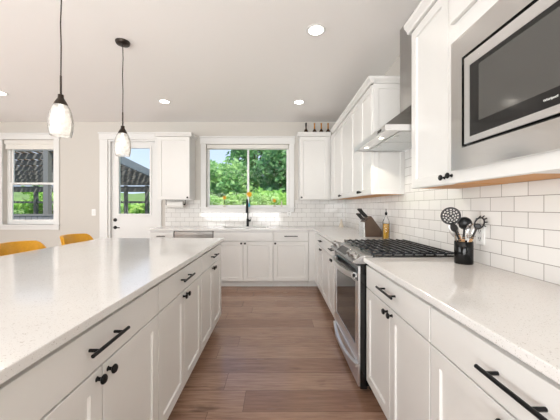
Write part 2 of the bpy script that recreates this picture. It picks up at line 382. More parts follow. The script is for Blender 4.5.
# switch and outlets
def plate(name, label, cat, loc, rz, kind):
    t = thing(name, label, cat, loc, rz)
    MB().box(-.036, .036, -.007, 0, -.058, .058, .003).build('cover_plate', 'white_plastic', t)
    if kind == 's': MB().box(-.016, .016, -.012, -.007, -.033, .033, .002).build('rocker', 'trim', t)
    else:
        for dz in (-.022, .022):
            o = MB().box(-.017, .017, -.010, -.007, dz-.016, dz+.016, .003).build('socket', 'trim', t)
            MB().box(-.009, -.006, -.0108, -.0095, dz-.004, dz+.008).box(.006, .009, -.0108, -.0095, dz-.004, dz+.008).box(-.002, .002, -.0108, -.0095, dz-.012, dz-.008).build('slot', 'black', o)
    return t
plate('light_switch', 'white rocker light switch on the wall left of the glazed door', 'switch', (-3.22, WY, 1.155), 0, 's')
plate('wall_outlet', 'white duplex outlet in the side tiles behind the utensil crock', 'outlet', (WX-.009, 1.66, 1.085), -PI/2, 'o')
plate('wall_outlet', 'small white outlet in the rear tiles right of the kitchen window', 'outlet', (.23, WY-.009, 1.15), 0, 'o')
# backsplash
tag(MB().box(WX-.008, WX-.0005, -.1, 1.872, .914, 1.372).box(WX-.008, WX-.0005, 1.872, 2.648, .914, 1.80).box(WX-.008, WX-.0005, 2.648, WY-.0005, .914, 1.372).build('tile_backsplash', 'tile_right'),
    'white subway tile backsplash running along the range wall', 'backsplash')
tag(MB().box(-1.955, -1.34, WY-.008, WY-.0005, .914, 1.372).box(-1.34, .335, WY-.008, WY-.0005, .914, 1.16).box(.335, WX-.008, WY-.008, WY-.0005, .914, 1.372).build('tile_backsplash', 'tile_back'),
    'white subway tile backsplash under the kitchen window', 'backsplash')
# ---------------------------------------------------------------- cabinets (local frame: x along the front, y into the cabinet, z up)
def shaker(b, x0, x1, z0, z1, y=0, st=.058, th=.02, rec=.009):
    o = [(x0, z0), (x1, z0), (x1, z1), (x0, z1)]; i = [(x0+st, z0+st), (x1-st, z0+st), (x1-st, z1-st), (x0+st, z1-st)]
    c = .004; j = [(x0+st+c, z0+st+c), (x1-st-c, z0+st+c), (x1-st-c, z1-st-c), (x0+st+c, z1-st-c)]
    e = .0015; o2 = [(x0+e, z0+e), (x1-e, z0+e), (x1-e, z1-e), (x0+e, z1-e)]
    V = lambda L, yy: [b.bm.verts.new((p[0], yy, p[1])) for p in L]
    O2, O, B, I, J = V(o2, y), V(o, y+e), V(o, y+th), V(i, y), V(j, y+rec)
    for k in range(4):
        n = (k+1) % 4
        b.bm.faces.new([O2[k], O2[n], I[n], I[k]]); b.bm.faces.new([I[k], I[n], J[n], J[k]])
        b.bm.faces.new([O[k], O[n], O2[n], O2[k]]); b.bm.faces.new([B[k], B[n], O[n], O[k]])
    b.bm.faces.new(J); b.bm.faces.new(B[::-1])
def slab(b, x0, x1, z0, z1, th=.02): b.box(x0, x1, 0, th, z0, z1, .0015, 1)
def handle(parent, cx, z, L=.205, m='black'):
    b = MB(); b.tube([(cx-L/2, -.034, z), (cx+L/2, -.034, z)], .0062, 12)
    for s_ in (-1, 1): b.tube([(cx+s_*(L/2-.035), 0, z), (cx+s_*(L/2-.035), -.034, z)], .0055, 8)
    b.build('handle', m, parent, True)
def knob(parent, x, z):
    MB().lathe([(0, .030), (.012, .029), (.0155, .025), (.0155, .021), (.011, .017), (.006, .014), (.006, .004), (.009, 0), (0, 0)], 16, at(x, 0, z, rotx)).build('knob', 'black', parent, True)
def base_cab(label, loc, rz, w_, kind='dd', d=.58, toe=.10, hl=.205, false=False, group=None):
    t = thing('base_cabinet', label, 'cabinet', loc, rz, group)
    if false:
        MB().box(0, .018, .021, d, toe, .882).box(w_-.018, w_, .021, d, toe, .882).box(.018, w_-.018, .021, d, toe, toe+.018).box(.018, w_-.018, .021, .04, toe+.018, .882).box(.018, w_-.018, d-.01, d, toe+.018, .882).build('carcass', 'cab', t)
    else: MB().box(0, w_, .021, d, toe, .882).build('carcass', 'cab', t)
    MB().box(0, w_, .085, d, 0, toe).build('toe_kick', 'cab', t)
    g = .003
    b = MB(); slab(b, g, w_-g, .722, .862); dr = b.build('drawer_front', 'cab', t)
    if not false: handle(dr, w_/2, .80, hl)
    zt = .7155
    if kind == 'dd':
        for k in (0, 1):
            b = MB(); shaker(b, g+k*w_/2, (k+1)*w_/2-g, toe+.003, zt); do = b.build('door', 'cab', t)
            knob(do, w_/2+(-.030 if k == 0 else .030), zt-.028)
    elif kind == 'dl' or kind == 'dr':
        b = MB(); shaker(b, g, w_-g, toe+.003, zt); do = b.build('door', 'cab', t)
        knob(do, .03 if kind == 'dl' else w_-.03, zt-.028)
    return t
XR = .600; XI = -.585
RZR, RZI = -PI/2, PI/2
# right run, near side of the range: local x runs toward the camera
base_cab('white base cabinet between the range and the nearest cabinet, under the utensil crock', (XR, 1.862, 0), RZR, .770)
base_cab('white base cabinet nearest the camera on the right, with a long black drawer pull', (XR, 1.090, 0), RZR, .800)
# far side of the range
base_cab('white base cabinet just beyond the range', (XR, 3.262, 0), RZR, .608, hl=.16)
base_cab('white base cabinet in the far right corner run, farthest from the range', (XR, 4.120, 0), RZR, .856, hl=.16)
t = thing('corner_cabinet', 'blind white corner cabinet filling the far right corner', 'cabinet', (XR, CF, 0), 0)
MB().box(.004, WX-XR-.002, .004, WY-CF-.002, .10, .882).build('carcass', 'cab', t)
MB().box(-.094, .0, .0, .018, .10, .876).box(.0, .018, -.208, .0, .10, .876).build('filler_panel', 'cab', t)
MB().box(-.094, .07, .085, .10, 0, .10).box(.085, .10, -.208, .085, 0, .10).build('toe_kick', 'cab', t)
# rear run
base_cab('white sink base cabinet under the window with two doors', (-.970, CF, 0), 0, .925, false=True)
base_cab('white single door base cabinet right of the sink cabinet', (-.043, CF, 0), 0, .547, 'dl')
base_cab('white narrow base cabinet at the left end of the rear run', (-1.955, CF, 0), 0, .372, 'dr', hl=.13)
t = thing('dishwasher', 'stainless dishwasher in the rear run left of the sink cabinet', 'dishwasher', (-1.580, CF, 0))
MB().box(.004, .602, .03, .58, .10, .875).build('body', 'cabcase', t)
MB().box(.004, .602, 0, .028, .115, .80, .004).build('door', 'steel_dark', t)
MB().box(.004, .602, .004, .03, .803, .872, .003).build('control_panel', 'steel_dark', t)
MB().box(.004, .602, .07, .09, 0, .11).build('toe_kick', 'black', t)
MB().box(-.0, .0045, -.002, .05, .10, .875).build('side_seal', 'black', t)
MB().box(.6022, .6085, -.002, .05, .10, .875).build('side_seal', 'black', t)
# island: local x runs away from the camera
for (y0, w_, lab) in ((.497, .896, 'white island cabinet nearest the camera'), (1.395, .799, 'white island cabinet in the middle of the run'), (2.196, .800, 'white island cabinet at the far end of the island')):
    base_cab(lab, (XI, y0, 0), RZI, w_, d=.60)
base_cab('white island cabinet closest behind the nearest one, mostly beside the camera', (XI, -.305, 0), RZI, .80, d=.60)
tag(MB().box(-1.60, -1.187, -.30, 2.996, 0, .882, .002).build('island_back_panel', 'cab'), 'white panelled back of the kitchen island facing the stools', 'panel')
# ---------------------------------------------------------------- worktops
tag(MB().box(-1.886, -.565, -.33, 3.035, .884, .914, .003).build('island_countertop', 'quartz'), 'white speckled quartz countertop on the kitchen island', 'countertop')
tag(MB().box(.583, WX-.0, -.32+.32, 1.868, .884, .914, .003).build('countertop', 'quartz'), 'white speckled quartz countertop under the microwave holding the utensil crock', 'countertop')
b = MB(); ye = CF-.025; SX0, SX1, SY0, SY1 = -.86, -.16, 4.44, 4.80
b.box(-1.975, SX0, ye, WY-.001, .884, .914).box(SX1, WX, ye, WY-.001, .884, .914).box(SX0, SX1, ye, SY0, .884, .914).box(SX0, SX1, SY1, WY-.001, .884, .914)
b.box(.583, WX, 2.642, ye, .884, .914)
bmesh.ops.remove_doubles(b.bm, verts=b.bm.verts[:], dist=.0001)
tag(b.build('countertop', 'quartz'), 'white L shaped quartz countertop around the sink and far corner', 'countertop')
# sink
t = thing('kitchen_sink', 'undermount stainless sink set in the rear countertop', 'sink', (0, 0, 0))
b = MB(); q = .0
b.box(SX0, SX0+.006, SY0, SY1, .70, .884).box(SX1-.006, SX1, SY0, SY1, .70, .884).box(SX0, SX1, SY0, SY0+.006, .70, .884).box(SX0, SX1, SY1-.006, SY1, .70, .884).box(SX0, SX1, SY0, SY1, .695, .70)
b.build('basin', 'steel', t)
MB().lathe([(0, .004), (.03, .004), (.042, .001), (.042, 0), (0, 0)], 20, at(-.5, 4.62, .70)).build('drain', 'chrome', t, True)
# faucet
fx, fy = -.492, 4.865
t = thing('kitchen_faucet', 'matte black gooseneck faucet behind the sink', 'faucet', (fx, fy, .914))
MB().lathe([(0, .006), (.026, .006), (.028, 0), (0, 0)], 20).tube([(0, 0, 0), (0, 0, .135)], [.0215, .0205], 16).build('body', 'black', t, True)
arc = [(0, 0, .13), (0, 0, .36)]+[(0, -.085+.085*math.cos(a), .36+.105*math.sin(a)) for a in [PI*k/10 for k in range(1, 11)]]
MB().tube(arc, .0115, 12).build('gooseneck', 'black', t, True)
MB().tube([(0, -.17, .365), (0, -.172, .30), (0, -.174, .235)], [.0135, .0165, .0175], 14).build('spray_head', 'black', t, True)
MB().tube([(.015, 0, .10), (.05, 0, .10)], .016, 12).tube([(.052, 0, .10), (.058, -.01, .165)], [.006, .005], 8).build('lever', 'black', t, True)
# ---------------------------------------------------------------- upper cabinets
UZ0, UZ1 = 1.372, 2.42
def crown(t, x0, x1, d, ends=(True, True), zt=UZ1, front=True):
    """stepped crown: cove profile along the front and the exposed ends"""
    prof = [(0, 0), (-.010, .004), (-.014, .018), (-.034, .042), (-.036, .062), (.02, .062), (.02, 0)]
    b = MB()
    b.prism([(p[0], p[1]+zt) for p in prof], x0-(.036 if ends[0] else 0), x1+(.036 if ends[1] else 0), 'x')
    if ends[0]: b.prism([(x0+p[0], p[1]+zt) for p in prof], 0.0, d, 'y')
    if ends[1]: b.prism([(x1-p[0], p[1]+zt) for p in prof], 0.0, d, 'y')
    b.build('crown_moulding', 'cab', t)
def upper(label, loc, rz, w_, doors, d=.32, ends=(False, False), endpanel=None, bottom='ply', z0=UZ0):
    t = thing('wall_cabinet', label, 'cabinet', loc, rz)
    MB().box(0, w_, .021, d, z0+.006, UZ1).box(0, w_, .021, .036, z0-.002, z0+.006).build('carcass', 'cab', t)
    MB().box(.002, w_-.002, .037, d-.001, z0, z0+.0055).build('underside', bottom, t)
    g = .002
    for (a, c, kn) in doors:
        b = MB(); shaker(b, a+g, c-g, z0+.001, UZ1-.012); do = b.build('door', 'cab', t)
        if kn == 'r': knob(do, c-.03, z0+.035)
        if kn == 'l': knob(do, a+.03, z0+.035)
    crown(t, 0, w_, d, ends)
    if endpanel is not None:
        b = MB(); shaker(b, .0, d-.022, z0, UZ1-.002, st=.045, th=.012, rec=.006); o = b.build('end_panel', 'cab', t)
        if endpanel == 'x1': o.rotation_euler = (0, 0, PI/2); o.location = (w_+.012, .022, 0)
    return t
UXR = .905; UYB = 4.63
upper('white upper cabinet left of the kitchen window above the paper towels', (-1.96, UYB, 0), 0, .53, [(0, .53, 'r')], ends=(True, True), bottom='cab')
upper('white upper cabinet right of the kitchen window with bottles on top', (.392, UYB, 0), 0, .513, [(0, .470, 'l')], ends=(True, False), bottom='cab')
# far run on the range wall (local x toward the camera)
upper('white two door upper cabinet in the corner on the range wall', (UXR, 4.46, 0), RZR, 1.079, [(.03, .54, 'r'), (.54, 1.079, 'l')])
upper('white two door upper cabinet beside the range hood with panelled end', (UXR, 3.38, 0), RZR, .716, [(0, .37, 'r'), (.37, .716, 'l')], ends=(False, True), endpanel='x1')
t = thing('corner_wall_cabinet', 'white corner upper cabinet behind the two upper runs', 'cabinet', (UXR, 4.462, 0))
MB().box(.021, .318, 0, .486, UZ0+.006, UZ1).build('carcass', 'cab', t); MB().box(.0, .0205, .0, .168, UZ0, UZ1).build('filler_panel', 'cab', t)
# near run
upper('tall white upper cabinet between the range hood and the microwave', (UXR, 1.872, 0), RZR, .399, [(0, .399, 'r')], ends=(True, False), endpanel=None)
t = thing('microwave_cabinet', 'white wall cabinet surrounding the built-in microwave', 'cabinet', (UXR, 1.472, 0), RZR)
W_ = .93; my0, my1, mz0, mz1 = .10, .85, 1.46, 2.03
b = MB()
b.box(0, W_, .04, .318, UZ0+.008, mz0-.012).box(0, my0, .04, .318, mz0-.012, mz1+.012).box(my1, W_, .04, .318, mz0-.012, mz1+.012).box(0, W_, .04, .318, mz1+.012, UZ1)
b.build('carcass', 'cab', t)
b = MB(); b.box(0, my0, 0, .038, UZ0, UZ1, .001, 1).box(my1, W_, 0, .038, UZ0, UZ1, .001, 1).box(my0, my1, 0, .038, UZ0, mz0, .001, 1).box(my0, my1, 0, .038, mz1, UZ1, .001, 1)
ff = b.build('face_frame', 'cab', t); knob(ff, .03, UZ0+.040)
MB().box(.002, .44, .039, .317, UZ0+.002, UZ0+.0075).build('underside', 'ply', t)
MB().box(.441, W_, .039, .317, UZ0+.0012, UZ0+.0075).build('light_valance_board', 'cab', t)
b = MB(); b.box(.05, W_-.05, -.022, -.001, 2.175, 2.41, .0015, 1); b.build('lift_up_door', 'cab', t)
crown(t, 0, W_, .32, (False, True))
# ---------------------------------------------------------------- microwave (local x toward camera, y into wall)
t = thing('microwave_oven', 'built-in stainless microwave with a dark window in the wall cabinet', 'microwave', (UXR, 1.398, 0), RZR)
MB().box(.06, .74, .0, .30, 1.475, 2.01).build('body', 'cabcase', t)
def frame(b, x0, x1, z0, z1, ix0, ix1, iz0, iz1, ya, yb):
    b.box(x0, ix0, ya, yb, z0, z1).box(ix1, x1, ya, yb, z0, z1).box(ix0, ix1, ya, yb, z0, iz0).box(ix0, ix1, ya, yb, iz1, z1)
b = MB(); frame(b, 0, .80, 1.43, 2.062, .079, .721, 1.528, 1.953, -.030, -.001); b.build('trim_kit', 'steel_satin', t)
MB().box(.083, .717, -.012, -.002, 1.529, 1.952).build('recess', 'panelblack', t)
b = MB(); frame(b, .093, .707, 1.542, 1.940, .128, .700, 1.569, 1.893, -.028, -.0221); door = b.build('door', 'steel', t)
MB().box(.128, .700, -.0262, -.0221, 1.569, 1.893).build('door_glass', 'panelblack', door)
MB().box(.185, .560, -.0268, -.0262, 1.626, 1.872).build('mesh_window', 'microglass', door)
MB().box(.575, .69, -.0268, -.0262, 1.600, 1.880).build('keypad', 'ovenglass', door)
cu = bpy.data.curves.new('logo', 'FONT'); cu.body = 'Whirlpool'; cu.size = .0118; cu.extrude = .0003; cu.align_x = 'CENTER'
tmp = bpy.data.objects.new('tmp_logo', cu); C.objects.link(tmp); bpy.context.view_layer.update()
me = bpy.data.meshes.new_from_object(tmp.evaluated_get(bpy.context.evaluated_depsgraph_get())); bpy.data.objects.remove(tmp)
me.materials.append(M['white_plastic']); lo = bpy.data.objects.new('logo', me); C.objects.link(lo); lo.parent = door; lo.rotation_euler = (PI/2, 0, 0); lo.location = (.502, -.0266, 1.594)
# ---------------------------------------------------------------- range
t = thing('gas_range', 'stainless slide-in gas range with black grates in the right run', 'stove', (0, 0, 0))
ry0, ry1 = 1.875, 2.634
MB().box(.605, 1.205, ry0, ry1, .05, .885).build('body', 'panelblack', t)
for yy in (ry0, ry1-.006): MB().box(.565, .61, yy, yy+.006, .03, .80).build('side_trim', 'panelblack', t)
for yy in (ry0+.05, ry1-.05):
    for xx in (.66, 1.15): MB().lathe([(0, 0), (.018, 0), (.018, .01), (.01, .014), (.01, .05), (0, .05)], 12, at(xx, yy, 0)).build('foot', 'black', t, True)
MB().prism([(.511, .882), (.518, .870), (.600, .868), (.600, .924), (.585, .930)], ry0-.002, ry1+.002, 'y', .002).build('control_panel', 'steel_dark', t)
# glass control display on the slope
sl = Vector((.585-.511, 0, .930-.880)).normalized(); nrm = Vector((-sl.z, 0, sl.x))
def slope_pt(s_, off=0): return Vector((.511, 0, .880))+sl*s_+nrm*off
b = MB(); p = [slope_pt(.012), slope_pt(.075), slope_pt(.075, .0015), slope_pt(.012, .0015)]
b.prism([(v.x, v.z) for v in p], 2.115, 2.40, 'y'); b.build('display_panel', 'bronze', t)
for yy in (1.935, 2.03, 2.475, 2.565):
    q = nrm.to_track_quat('Z', 'Y').to_matrix().to_4x4(); c0 = slope_pt(.045); c0.y = yy
    k_ = MB().lathe([(0, .038), (.019, .038), (.0215, .035), (.023, .012), (.028, .008), (.028, 0), (0, 0)], 20, Matrix.Translation(c0) @ q).build('burner_knob', 'steel_dark', t, True)
# door
b = MB(); dz0, dz1 = .205, .852; DX = .552
b.box(DX, .566, ry0+.004, ry0+.075, dz0, dz1).box(DX, .566, ry1-.075, ry1-.004, dz0, dz1).box(DX, .566, ry0+.075, ry1-.075, dz0, dz0+.09).box(DX, .566, ry0+.075, ry1-.075, dz1-.12, dz1)
od = b.build('oven_door', 'steel', t)
MB().box(.5665, .604, ry0+.0065, ry1-.0065, .05, .866).build('door_liner', 'panelblack', t)
MB().box(DX+.003, .566, ry0+.075, ry1-.075, dz0+.09, dz1-.12).build('oven_window', 'ovenglass', od)
MB().box(DX-.003, DX, ry0+.010, ry1-.010, dz1-.10, dz1-.004).build('door_vent_strip', 'panelblack', od)
def bow(x_end, x_mid, z_end, z_mid, w_, hgt, y0, y1, n=16):
    b = MB(); pr = None
    for k in range(n+1):
        u = k/n; s_ = 1-(2*u-1)**2; x = x_end+(x_mid-x_end)*s_; z = z_end+(z_mid-z_end)*s_; y = y0+(y1-y0)*u
        ring = [b.bm.verts.new(p) for p in ((x-w_/2, y, z-hgt/2), (x-w_/2-.002, y, z), (x-w_/2, y, z+hgt/2), (x+w_/2, y, z+hgt/2), (x+w_/2, y, z-hgt/2))]
        if pr:
            for j in range(5): b.bm.faces.new([pr[j], pr[(j+1) % 5], ring[(j+1) % 5], ring[j]])
        else: b.bm.faces.new(ring)
        pr = ring
    b.bm.faces.new(pr[::-1]); return b
b = bow(.530, .500, .785, .775, .018, .040, ry0+.03, ry1-.03)
b.box(.515, DX-.002, ry0+.03, ry0+.06, .772, .798).box(.515, DX-.002, ry1-.06, ry1-.03, .772, .798)
b.build('handle', 'steel', od, True)
b = MB(); b.box(DX, .566, ry0+.004, ry1-.004, .045, .198, .002); dw = b.build('storage_drawer', 'steel', t)
b = bow(DX-.006, .522, .178, .150, .022, .022, ry0+.02, ry1-.02); b.build('handle', 'steel', dw, True)
# cooktop
MB().box(.586, 1.216, ry0-.004, ry1+.004, .9145, .922, .003).build('cooktop', 'steel', t)
MB().box(.645, 1.195, ry0+.02, ry1-.02, .922, .923).build('cooktop_well', 'steel', t)
for gi in range(3):
    g0 = ry0+.002+gi*.252; g1 = g0+.250; b = MB(); x0, x1 = .640, 1.200; zt0, zt1 = .934, .947
    for xx in (x0, x1-.012): b.box(xx, xx+.012, g0, g1, zt0, zt1, .002, 1)
    for yy in (g0, g1-.010): b.box(x0, x1, yy, yy+.010, zt0-.003, zt1-.004, .002, 1)
    for xx in [x0+.0546*k for k in range(1, 10)]: b.box(xx-.006, xx+.006, g0, g1, zt0+.002, zt1+.004, .002, 1)
    b.box(x0, x1, (g0+g1)/2-.006, (g0+g1)/2+.006, zt0-.004, zt1-.006, .002, 1)
    for xx in [x0+.002+.07*k for k in range(0, 9)]:
        for yy in (g0+.001, g1-.011):
            if xx < x1: b.box(xx, xx+.014, yy, yy+.010, .9225, zt0)
    b.build('grate', 'iron', t)
    for xx in ((.77, 1.06) if gi != 1 else (.915,)):
        MB().lathe([(0, .009), (.032, .009), (.038, .005), (.046, .003), (.046, 0), (0, 0)], 20, at(xx, (g0+g1)/2, .923)).build('burner', 'iron', t, True)
MB().box(.645, 1.2165, ry0-.0045, ry0+.001, .9146, .9275).build('rim_strip', 'panelblack', t)
# ---------------------------------------------------------------- hood
t = thing('range_hood', 'stainless wall chimney hood with two lit lamps above the range', 'range hood', (0, 0, 0))
hx0, hx1, hy0, hy1, hz0, hz1 = .736, WX-.010, 1.888, 2.632, 1.767, 1.808
b = MB(); b.box(hx0, hx0+.012, hy0, hy1, hz0, hz1).box(hx1-.004, hx1, hy0, hy1, hz0, hz1).box(hx0+.012, hx1-.004, hy0, hy0+.004, hz0, hz1).box(hx0+.012, hx1-.004, hy1-.004, hy1, hz0, hz1)
b.build('rim', 'steel', t)
cx0, cy0, cy1, cz = 1.052, 2.142, 2.376, 2.045
b = MB(); A = [(hx0, hy0, hz1), (hx0, hy1, hz1), (hx1, hy1, hz1), (hx1, hy0, hz1)]; B = [(cx0, cy0, cz), (cx0, cy1, cz), (hx1, cy1, cz), (hx1, cy0, cz)]
Av = [b.bm.verts.new(p) for p in A]; Bv = [b.bm.verts.new(p) for p in B]
for k in range(4): b.bm.faces.new([Av[k], Av[(k+1) % 4], Bv[(k+1) % 4], Bv[k]])
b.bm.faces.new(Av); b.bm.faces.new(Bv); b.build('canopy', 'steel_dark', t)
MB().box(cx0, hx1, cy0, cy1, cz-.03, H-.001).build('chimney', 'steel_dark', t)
MB().box(hx0+.012, hx1-.004, hy0+.004, hy1-.004, hz0+.010, hz0+.014).build('underside_panel', 'steel', t)
for k in range(2):
    b = MB(); ya = hy0+.04+k*.335; yb = ya+.325
    b.box(hx0+.12, hx1-.05, ya, yb, hz0+.004, hz0+.0095, .001, 1)
    fo = b.build('grease_filter', 'steel2', t)
    MB().box(hx0+.14, hx0+.165, (ya+yb)/2-.04, (ya+yb)/2+.04, hz0+.001, hz0+.004).build('filter_latch', 'chrome', fo)
for yy in (2.13, 2.48):
    o = MB().lathe([(0, 0), (.021, 0), (.024, .002), (.024, .004), (0, .004)], 20, at(hx0+.065, yy, hz0+.0062)).build('lamp_bezel', 'chrome', t, True)
    MB().lathe([(0, 0), (.017, 0), (.017, .001), (0, .001)], 20, at(hx0+.065, yy, hz0+.005)).build('lamp_lens', 'hoodlamp', o)
    l_ = light('hood_lamp_light', 'SPOT', (hx0+.065, yy, hz0-.01), (0, 0, 0), 3, (1, .9, .75), spot_size=2.2, shadow_soft_size=.02); l_.parent = t
MB().box(hx0-.003, hx0, 1.99-.035, 1.99+.035, 1.779, 1.797, .001, 1).build('control_buttons', 'panelblack', t)
# ---------------------------------------------------------------- counter items
CT = .914
t = thing('utensil_crock', 'glossy black utensil crock on the right countertop', 'utensil holder', (1.118, 1.668, CT))
MB().lathe([(0, 0), (.047, 0), (.049, .004), (.049, .130), (.047, .133), (.045, .130), (.045, .008), (0, .008)], 32).build('crock', 'blackgloss', t, True)
def utensil(name, label, cat, p0, p1, headfn, headm='plastic_black', neckm='plastic_black', woodfrac=.74, group='cooking utensils standing in the crock'):
    """p0 inside the crock, p1 where the head begins; head built in frame (x across, z along, -y toward the viewer)"""
    p0, p1 = Vector(p0), Vector(p1); t = thing(name, label, cat, p0, 0, None)
    d = (p1-p0).normalized(); y = Vector((.45, 1, .12)); y = (y-d*y.dot(d)).normalized(); x = y.cross(d)
    R = Matrix((x, y, d)).transposed().to_4x4(); L = (p1-p0).length
    a = L*woodfrac
    MB().tube([(0, 0, 0), (0, 0, .02), (0, 0, a)], [.006, .0085, .0075], 10).merge_transform(R).build('handle', 'copper_wood', t, True)
    MB().tube([(0, 0, a-.01), (0, 0, a+.01), (0, 0, L+.01)], [.0085, .006, .005], 10).merge_transform(R).build('neck', neckm, t, True)
    b = headfn(); b.merge_transform(Matrix.Translation(R @ Vector((0, 0, L))) @ R).build('head', headm, t, True)
    return t
def _mt(s, mat): bmesh.ops.transform(s.bm, matrix=mat, verts=s.bm.verts[:]); return s
MB.merge_transform = _mt
def head_skimmer():
    b = MB(); R_ = .050; n = 48; th = .003; cz = R_-.004
    rings = [.0, .008, .0155, .021, .0285, .034, .0415, R_]
    # perforated disc: ring sectors with slots removed
    def sec(r0, r1, a0, a1):
        P = lambda r, a, y: (r*math.cos(a), y, cz+r*math.sin(a))
        v = [P(r0, a0, 0), P(r1, a0, 0), P(r1, a1, 0), P(r0, a1, 0)]; w_ = [P(r0, a0, th), P(r1, a0, th), P(r1, a1, th), P(r0, a1, th)]
        V = [b.bm.verts.new(p) for p in v]; Wv = [b.bm.verts.new(p) for p in w_]
        b.bm.faces.new(V); b.bm.faces.new(Wv[::-1])
        for k in range(4): b.bm.faces.new([V[k], Wv[k], Wv[(k+1) % 4], V[(k+1) % 4]])
    for i in range(1, len(rings)-1):
        r0, r1 = rings[i], rings[i+1]; slot = i in (1, 3, 5); m = {1: 4, 3: 9, 5: 14}.get(i, 0)
        for k in range(144):
            if slot and ((k*m/144.0) % 1.0) > .42: continue
            sec(r0, r1, 2*PI*k/144, 2*PI*(k+1)/144)
    b.lathe([(0, 0), (.0081, 0), (.0081, th), (0, th)], 16, at(0, th, cz, rotx))
    b.tube([(R_*math.cos(a), 0, cz+R_*math.sin(a)) for a in [2*PI*k/40 for k in range(41)]], .0028, 6, False)
    return b
def head_ladle():
    b = MB(); prof = [(.0385, 0), (.037, .012), (.030, .022), (.018, .029), (0, .031)]; pr2 = prof+[(0, .028), (.016, .026), (.028, .019), (.0345, .011), (.036, 0), (.0385, 0)]
    b.lathe(pr2, 24, at(0, -.004, .034, rotx @ Matrix.Scale(-1, 4, (0, 0, 1)))); return b
def head_spoon():
    b = MB(); b.lathe([(0, .010), (.015, .009), (.024, .004), (.027, 0), (.024, .001), (.014, .005), (0, .0065)], 20, at(0, 0, .024, rotx @ Matrix.Scale(-1, 4, (0, 0, 1)) @ Matrix.Diagonal((.72, 1.05, 1, 1)))); return b
def head_whisk():
    b = MB()
    for k in range(5):
        a = PI*k/5; pts = []
        for j in range(17):
            u = -PI+2*PI*j/16; r = .024*math.sin(u)*(1 if abs(u) < 9 else 1); z = .045*(1-math.cos(u))
            pts.append((r*math.cos(a), r*math.sin(a), z))
        b.tube(pts, .0012, 5, False)
    return b
def head_fork():
    b = MB(); b.lathe([(0, .004), (.018, .004), (.024, 0), (.018, .0), (0, .0)], 16, at(0, 0, .012, rotx @ Matrix.Diagonal((.8, .75, 1, 1))))
    b.tube([(.022*math.cos(a), -.004, .032+.034*math.sin(a)) for a in [2*PI*k/20 for k in range(21)]], .0042, 7, False)
    for k in range(7):
        a = PI*(-.05+1.1*k/6); x = .022*math.cos(a); z = .034+.034*math.sin(a)
        b.tube([(x, 0, z), (x*1.25, -.016, z+.006*math.sin(a)), (x*1.3, -.026, z+.012*math.sin(a))], [.0045, .004, .003], 7)
    return b
def head_turner():
    b = MB(); b.prism([(-.012, 0), (.012, 0), (.026, .03), (.028, .075), (-.028, .075), (-.026, .03)], 0, .003, 'y', .001); return b
cx_, cy_ = 1.118, 1.668; zb = CT+.012
utensil('skimmer', 'black round slotted skimmer leaning left out of the crock', 'utensil', (cx_+.020, cy_-.022, zb), (1.050, 1.655, 1.154), head_skimmer)
utensil('serving_spoon', 'small black spoon in front of the slotted skimmer', 'utensil', (cx_+.036, cy_+.006, zb), (1.052, 1.640, 1.108), head_spoon)
utensil('soup_ladle', 'black ladle standing upright in the middle of the crock', 'utensil', (cx_+.0, cy_+.012, zb), (1.136, 1.690, 1.118), head_ladle)
utensil('wire_whisk', 'silver wire whisk in front of the ladle in the crock', 'utensil', (cx_+.0, cy_-.008, zb), (1.146, 1.664, 1.062), head_whisk, 'chrome', 'chrome', .60)
utensil('pasta_fork', 'black toothed pasta fork leaning right out of the crock', 'utensil', (cx_-.020, cy_-.004, zb), (1.172, 1.635, 1.125), head_fork)
utensil('metal_turner', 'silver spatula behind the skimmer in the crock', 'utensil', (cx_-.012, cy_+.022, zb), (1.082, 1.690, 1.070), head_turner, 'steel_dark', 'chrome', .70)
# knife block
ky0, ky1 = 3.13, 3.31
t = thing('knife_block', 'dark wood knife block with grey front on the counter past the range', 'knife block', (0, 0, 0))
P = [(.992, CT), (.985, 1.080), (1.066, 1.150), (1.186, .985), (1.186, CT)]
MB().prism([(.998, CT+.001), (.992, 1.078), (1.066, 1.148), (1.186, .985), (1.186, CT+.001)], ky0, ky1, 'y', .003).build('block', 'knifewood', t)
MB().prism([(.985, CT+.001), (.979, 1.080), (.991, 1.080), (.997, CT+.001)], ky0, ky1, 'y', .002).build('front_plate', 'steel2', t)
e = Vector((1.066-.992, 0, 1.148-1.078)).normalized(); nn = Vector((-e.z, 0, e.x))
base = Vector((.992, 0, 1.078)); ki = 0
words = ['nearest lower knife', 'middle lower knife', 'farthest lower knife', 'nearest upper knife', 'middle upper knife', 'farthest upper knife']
for u, L in ((.026, .105), (.072, .135)):
    for yy in (3.165, 3.218, 3.272):
        p = base+e*u; p.y = yy
        k_ = thing('kitchen_knife', 'black handled kitchen knife, '+words[ki]+' in the block', 'knife', p, 0); ki += 1
        a = nn*.002
        MB().tube([a, nn*.014], .0075, 8).build('bolster', 'chrome', k_, True)
        MB().tube([nn*.014, nn*.03, nn*(L*.7), nn*L+e*.004], [.0085, .0105, .0095, .0115], 10).build('handle', 'plastic_black', k_, True)
MB  # oil bottle
t = thing('oil_bottle', 'slim glass bottle of golden olive oil beside the knife block', 'bottle', (1.140, 2.90, CT))
MB().lathe([(0, .002), (.031, .002), (.034, .006), (.034, .175), (.032, .19), (.016, .225), (.011, .24), (.011, .262), (.013, .266), (.009, .266), (.009, .24), (.0145, .222), (.0315, .188), (.0336, .175), (.0336, .008), (0, .006)], 28).build('glass_bottle', 'glass', t, True)
MB().lathe([(0, .008), (.0332, .010), (.0332, .165), (0, .165)], 28).build('olive_oil', 'oil', t, True)
MB().lathe([(0, .25), (.0095, .25), (.013, .268), (.012, .278), (.005, .284), (.004, .30), (.003, .318), (0, .318)], 16).build('pour_spout', 'black', t, True)
t = thing('salt_shaker', 'small white ceramic cone shaped shaker in the far counter corner', 'shaker', (1.095, 4.70, CT))
